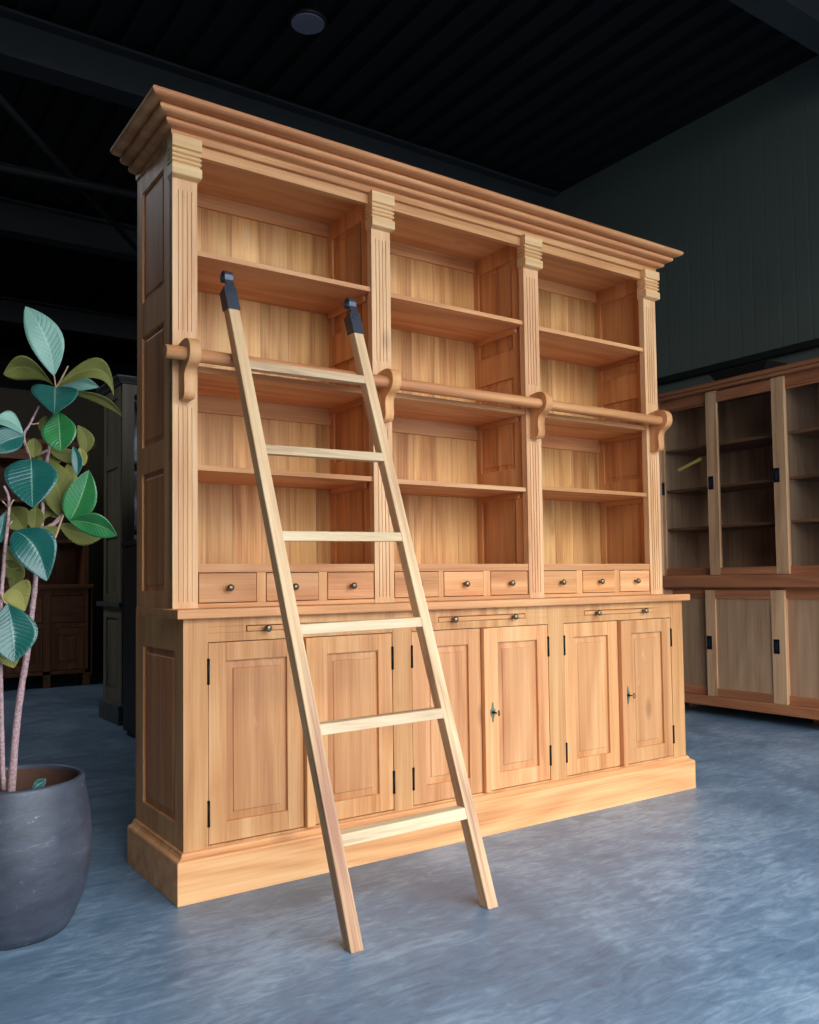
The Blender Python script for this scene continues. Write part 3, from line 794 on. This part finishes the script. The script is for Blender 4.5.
gt.links.new(gf.outputs[0], gm.inputs[0]); gt.links.new(g1.outputs[0], gm.inputs[1]); gt.links.new(g2.outputs[0], gm.inputs[2]); gt.links.new(gm.outputs[0], go.inputs[0])
handle_m = plain('black_recessed_pull', (18,20,30), .35, .3)

gx, gy0, gy1 = 4.15, -.40, 1.60
gc = thing('display_cabinet', 'long brown cabinet with sliding glass doors above sliding wooden doors, against the green wall', 'cabinet', (4.38, .6, 0))
b = MB()
b.box(gx+.004, 4.60, gy1-.022, gy1, .07, 2.24); b.box(gx+.004, 4.60, gy0, gy0+.022, .07, 2.24)
b.box(gx+.06, 4.60, .60, .62, .07, 2.24)
b.build('side_wall', cabZ, gc, .001)
MB().box(4.585, 4.60, gy0, gy1, .07, 2.24).build('back_boards', cabZ, gc)
b = MB(); b.box(gx-.03, 4.62, gy0-.03, gy1+.02, 2.24, 2.262); b.box(gx-.045, 4.63, gy0-.045, gy1+.03, 2.262, 2.29); b.build('top', cabY, gc, .004)
MB().box(gx+.020, gx+.055, gy0, gy1, 2.165, 2.24).build('upper_rail', cabY, gc, .002); MB().box(gx+.004, gx+.055, gy0, gy1, .965, .968).build('upper_rail', cabY, gc)
b = MB(); b.box(gx-.022, 4.60, gy0-.02, gy1+.01, .882, .965); b.build('waist_board', cabY, gc, .006)
MB().box(gx-.002, 4.60, gy0, gy1, .07, .138).build('lower_rail', cabY, gc, .003); MB().box(gx+.020, gx+.055, gy0, gy1, .866, .882).build('lower_rail', cabY, gc)
for y in (gy0+.03, .6, gy1-.03):
    for x_ in (gx+.30, 4.55): MB().rings([[(x_-s,y-s,z),(x_+s,y-s,z),(x_+s,y+s,z),(x_-s,y+s,z)] for s,z in ((.018,0),(.026,.07))]).build('foot', cabY, gc)
for z in (1.885, 1.592, 1.312):
    MB().box(gx+.075, 4.585, gy0+.022, gy1-.022, z-.018, z).build('shelf', cabX, gc, .001)
for z in (.5,): MB().box(gx+.075, 4.585, gy0+.022, gy1-.022, z-.018, z).build('shelf', cabX, gc, .001)
def glass_door(y0, y1, xf, hy, rw=.085):
    zt = 2.235 if xf < gx+.01 else 2.164
    d = MB()
    d.box(xf, xf+.022, y1-rw, y1, .969, zt); d.box(xf, xf+.022, y0, y0+rw, .969, zt)
    d.mi = 1
    d.box(xf+.001, xf+.021, y0+rw, y1-rw, .969, 1.018); d.box(xf+.001, xf+.021, y0+rw, y1-rw, 2.155, zt-.01 if xf < gx+.01 else 2.164)
    d = d.build('glass_door', [mango, cabY], gc)
    MB().box(xf+.009, xf+.013, y0+rw-.005, y1-rw+.005, 1.015, 2.16).build('glass_pane', glass, d)
    for h in hy:
        k = MB(); k.box(xf-.003, xf+.004, h-.020, h+.020, 1.556, 1.648); o = k.build('handle', handle_m, d, .002)
        MB().box(xf-.0045, xf-.002, h-.009, h+.009, 1.575, 1.630).build('recess', plain('blued_pull_recess', (52,58,82), .3, .5) if 'blued_pull_recess' not in bpy.data.materials else bpy.data.materials['blued_pull_recess'], o)
    return d
gd = glass_door(1.10, 1.590, gx+.028, (1.575,), .035)
glass_door(.577, 1.163, gx-.004, (1.135, .640))
glass_door(.12, .64, gx+.028, (), .05)
glass_door(-.37, .16, gx-.004, (.12,-.33))
def wood_door(y0, y1, xf, hy, rw=.078):
    d = MB()
    d.box(xf, xf+.022, y1-rw, y1, .140, .864); d.box(xf, xf+.022, y0, y0+rw+.015, .140, .864)
    d.mi = 1
    d.box(xf+.001, xf+.021, y0+rw+.015, y1-rw, .140, .196); d.box(xf+.001, xf+.021, y0+rw+.015, y1-rw, .808, .864)
    d = d.build('sliding_door', [mango, cabY], gc)
    MB().box(xf+.010, xf+.017, y0+rw, y1-rw+.005, .19, .812).build('door_panel', fieldm, d)
    for h in hy:
        k = MB(); k.box(xf-.003, xf+.004, h-.020, h+.020, .457, .550); o = k.build('handle', handle_m, d, .002)
        MB().box(xf-.0045, xf-.002, h-.009, h+.009, .475, .532).build('recess', bpy.data.materials['blued_pull_recess'], o)
wood_door(1.12, 1.59, gx+.028, ())
wood_door(.620, 1.210, gx-.002, (1.185, .680))
wood_door(.14, .70, gx+.028, ())
wood_door(-.37, .20, gx-.002, (.15,-.32))
# yellow adhesive strip stuck on the leftmost pane
q0 = Vector((4.186, 1.437, 1.725)); q1 = Vector((4.186, 1.238, 1.785)); dd = (q1-q0).normalized(); uu = Vector((0, -dd.z, dd.y))*.011
s = MB(); s.rings([[q0+uu, q1+uu, q1-uu, q0-uu], [v+Vector((-.0008,0,0)) for v in (q0+uu, q1+uu, q1-uu, q0-uu)]])
s.build('tape_strip', plain('yellow_tape', (205,180,90), .5), gd)
# shallow dark tray lying on top of it
b = MB()
b.rings([[(4.33,.86,2.291),(4.50,.86,2.291),(4.50,1.16,2.291),(4.33,1.16,2.291)],[(4.30,.775,2.405),(4.53,.775,2.405),(4.53,1.245,2.405),(4.30,1.245,2.405)],[(4.31,.785,2.405),(4.52,.785,2.405),(4.52,1.235,2.405),(4.31,1.235,2.405)],[(4.34,.87,2.30),(4.49,.87,2.30),(4.49,1.15,2.30),(4.34,1.15,2.30)]])
t_ = b.build('wooden_tray', plain('near_black_stained_wood', (30,28,30), .5, bump=.2), bevel=.002)
t_['label'] = 'shallow dark tray lying on top of the glass-fronted cabinet'; t_['category'] = 'tray'

# ------------------------------------------------------------------ furniture in the dark store behind, left
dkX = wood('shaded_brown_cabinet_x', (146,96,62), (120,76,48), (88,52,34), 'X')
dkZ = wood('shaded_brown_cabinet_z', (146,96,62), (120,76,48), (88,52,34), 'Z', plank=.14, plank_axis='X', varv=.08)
fx0, fx1, fy = -.45, 1.245, 6.0
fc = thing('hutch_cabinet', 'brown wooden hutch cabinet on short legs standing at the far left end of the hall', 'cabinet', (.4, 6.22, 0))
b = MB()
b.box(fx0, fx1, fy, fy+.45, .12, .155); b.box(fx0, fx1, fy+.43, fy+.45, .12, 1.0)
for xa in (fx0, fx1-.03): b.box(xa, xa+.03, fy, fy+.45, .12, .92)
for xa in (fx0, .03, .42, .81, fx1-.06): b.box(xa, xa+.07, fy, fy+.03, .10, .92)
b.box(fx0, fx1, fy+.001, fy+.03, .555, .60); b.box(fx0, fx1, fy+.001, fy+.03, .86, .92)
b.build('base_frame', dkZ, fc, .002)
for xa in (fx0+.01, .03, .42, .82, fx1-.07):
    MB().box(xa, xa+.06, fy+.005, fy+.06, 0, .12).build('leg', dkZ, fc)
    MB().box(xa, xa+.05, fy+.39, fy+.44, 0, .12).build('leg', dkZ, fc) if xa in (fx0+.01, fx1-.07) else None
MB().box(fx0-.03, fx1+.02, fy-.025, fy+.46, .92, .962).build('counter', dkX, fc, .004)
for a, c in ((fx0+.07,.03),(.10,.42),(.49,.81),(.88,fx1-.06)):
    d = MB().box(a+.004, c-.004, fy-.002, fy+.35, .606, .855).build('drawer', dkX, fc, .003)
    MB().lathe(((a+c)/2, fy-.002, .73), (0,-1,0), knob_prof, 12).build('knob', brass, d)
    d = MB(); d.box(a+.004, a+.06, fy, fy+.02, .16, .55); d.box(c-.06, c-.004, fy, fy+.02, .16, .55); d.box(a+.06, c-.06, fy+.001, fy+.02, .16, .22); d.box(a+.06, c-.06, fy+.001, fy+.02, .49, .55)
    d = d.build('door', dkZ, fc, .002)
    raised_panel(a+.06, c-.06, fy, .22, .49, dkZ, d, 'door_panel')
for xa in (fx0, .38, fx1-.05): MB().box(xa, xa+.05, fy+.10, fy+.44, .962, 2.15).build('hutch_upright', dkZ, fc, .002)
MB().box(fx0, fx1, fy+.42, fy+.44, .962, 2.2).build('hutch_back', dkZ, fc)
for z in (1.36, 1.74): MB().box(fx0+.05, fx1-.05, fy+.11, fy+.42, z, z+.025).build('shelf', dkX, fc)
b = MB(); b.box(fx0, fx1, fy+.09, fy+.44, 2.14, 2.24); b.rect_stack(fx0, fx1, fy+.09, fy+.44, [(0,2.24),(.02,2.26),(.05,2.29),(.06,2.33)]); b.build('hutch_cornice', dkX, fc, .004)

gyZ = wood('grey_washed_cabinet_z', (124,114,92), (106,98,80), (78,72,60), 'Z')
gyX = wood('grey_washed_cabinet_x', (96,98,90), (80,84,80), (60,62,60), 'X')
ax0, ay0, ay1 = .800, 3.44, 3.90
gb = thing('grey_bookcase', 'tall grey-washed bookcase with panelled side standing behind the left end of the teak bookcase', 'bookcase', (1.9, 3.68, 0))
AX1 = 3.0
MB().rect_stack(ax0, AX1, ay0, ay1, [(.03,0),(.03,.125),(.02,.135),(0,.145)]).build('plinth', gyX, gb, .002)
b = MB()
for xa in (ax0, AX1-.03):
    b.box(xa, xa+.03, ay0+.03, ay0+.09, .14, .80); b.box(xa, xa+.03, ay1-.07, ay1, .14, .80); b.box(xa, xa+.03, ay0+.09, ay1-.07, .14, .22); b.box(xa, xa+.03, ay0+.09, ay1-.07, .72, .80)
for xa in (ax0, 1.49, 2.21, AX1-.08): b.box(xa, xa+.08, ay0, ay0+.03, .14, .80)
b.box(ax0+.08, AX1-.08, ay0, ay0+.03, .14, .17); b.box(ax0+.08, AX1-.08, ay0, ay0+.03, .74, .80)
b.box(ax0+.03, AX1-.03, ay1-.02, ay1-.005, .14, .80)
b.build('base_frame', gyZ, gb, .002)
raised_panel(ay0+.09, ay1-.07, ax0, .22, .72, gyZ, gb, 'side_panel', 'side')
for a, c in ((.88,1.18),(1.19,1.49),(1.57,1.885),(1.895,2.21),(2.29,2.6),(2.61,2.92)):
    d = MB(); d.box(a, a+.05, ay0+.002, ay0+.022, .17, .74); d.box(c-.05, c, ay0+.002, ay0+.022, .17, .74); d.box(a+.05, c-.05, ay0+.003, ay0+.022, .17, .22); d.box(a+.05, c-.05, ay0+.003, ay0+.022, .69, .74)
    d = d.build('door', gyZ, gb, .002); raised_panel(a+.05, c-.05, ay0+.003, .22, .69, gyZ, d, 'door_panel')
MB().rect_stack(ax0, AX1, ay0, ay1+.10, [(.022,.80),(.025,.802),(.025,.832),(.022,.834)]).build('countertop', gyX, gb, .001)
b = MB()
for xa in (ax0, 1.50, 2.24, AX1-.04):
    for z0, z1 in ((.834,.89),(1.29,1.38),(1.78,1.88),(2.27,2.36)): b.box(xa, xa+.04, ay0+.10, ay1-.06, z0, z1)
    b.box(xa, xa+.04, ay0+.01, ay0+.11, .834, 2.36); b.box(xa, xa+.04, ay1-.07, ay1, .834, 2.36)
    b.box(xa+.010, xa+.030, ay0+.11, ay1-.07, .834, 2.36)
for xa in (ax0, 1.48, 2.22, AX1-.085): b.box(xa, xa+.085, ay0, ay0+.03, .834, 2.36)
b.box(ax0, AX1, ay0+.002, ay0+.03, 2.28, 2.36); b.box(ax0, AX1, ay0+.002, ay0+.03, .834, .86)
b.build('upper_frame', gyZ, gb, .002)
for z in (1.32, 1.80): MB().box(ax0+.04, AX1-.04, ay0+.06, ay1-.015, z, z+.02).build('shelf', gyX, gb)
MB().rect_stack(ax0, AX1, ay0, ay1+.05, [(0,2.35),(.015,2.355),(.02,2.365),(.03,2.375),(.045,2.39),(.045,2.40)]).build('cornice', gyX, gb)

dk = thing('low_cabinet', 'low black cabinet with plain sides, half hidden behind the left end of the teak bookcase', 'cabinet', (1.4, 2.7, 0))
blk = plain('matt_black_lacquer', (24,24,27), .5, bump=.1)
MB().box(.70, 2.1, 2.30, 3.06, .03, 1.20).build('body', blk, dk, .003)
MB().box(.69, 2.11, 2.285, 3.075, 1.20, 1.23).build('top', blk, dk, .003)
MB().box(.72, 2.08, 2.33, 3.04, 0, .03).build('plinth', blk, dk)
for k in range(3): MB().box(.72+.455*k, 1.165+.455*k, 2.288, 2.30, .05, 1.18).build('door', blk, dk, .002)

wr = thing('wrapped_furniture', 'tall piece of furniture wrapped in blue plastic film, in a sliver beside the teak bookcase', 'furniture', (2.1, 4.6, 0))
film = plain('crinkled_blue_plastic_film', (58,78,104), .25, bump=1.0, bscale=14, var=.5)
b = MB(); random.seed(9)
nx, nz = 14, 22
rings = []
for k in range(nz+1):
    z = 2.40*k/nz; r = []
    for q in range(40):
        t = q/40*4; e_ = int(t); f = t-e_
        c4 = [(1.06,4.12),(3.0,4.12),(3.0,4.66),(1.06,4.66)]
        a, c = c4[e_ % 4], c4[(e_+1) % 4]
        r.append((a[0]+(c[0]-a[0])*f+random.uniform(-.012,.012), a[1]+(c[1]-a[1])*f+random.uniform(-.012,.012), z))
    rings.append(r)
b.rings(rings, True, False); b.build('plastic_wrap', film, wr)

# ------------------------------------------------------------------ ceiling lamp
cl = at(306, 21, 2.13)
lp_ = thing('ceiling_lamp', 'round unlit high-bay lamp hanging under the black ceiling', 'ceiling lamp', (1.455, 1.905, 4.5))
lx, ly = 1.455, 1.905
MB().lathe((lx, ly, 4.31), (0,0,1), [(.105,0),(.115,.006),(.115,.02),(.10,.035),(.06,.06),(.05,.12),(.03,.125)], 32).build('housing', plain('black_lamp_housing', (22,24,27), .5), lp_)
MB().lathe((lx, ly, 4.304), (0,0,1), [(.096,0),(.100,.003),(.100,.008)], 32).build('diffuser', plain('grey_unlit_diffuser', (120,122,140), .4), lp_)
MB().cyl((lx, ly, 4.43), (lx, ly, 4.52), .008, n=8).build('suspension_rod', plain('dark_rod', (30,32,34), .5), lp_)
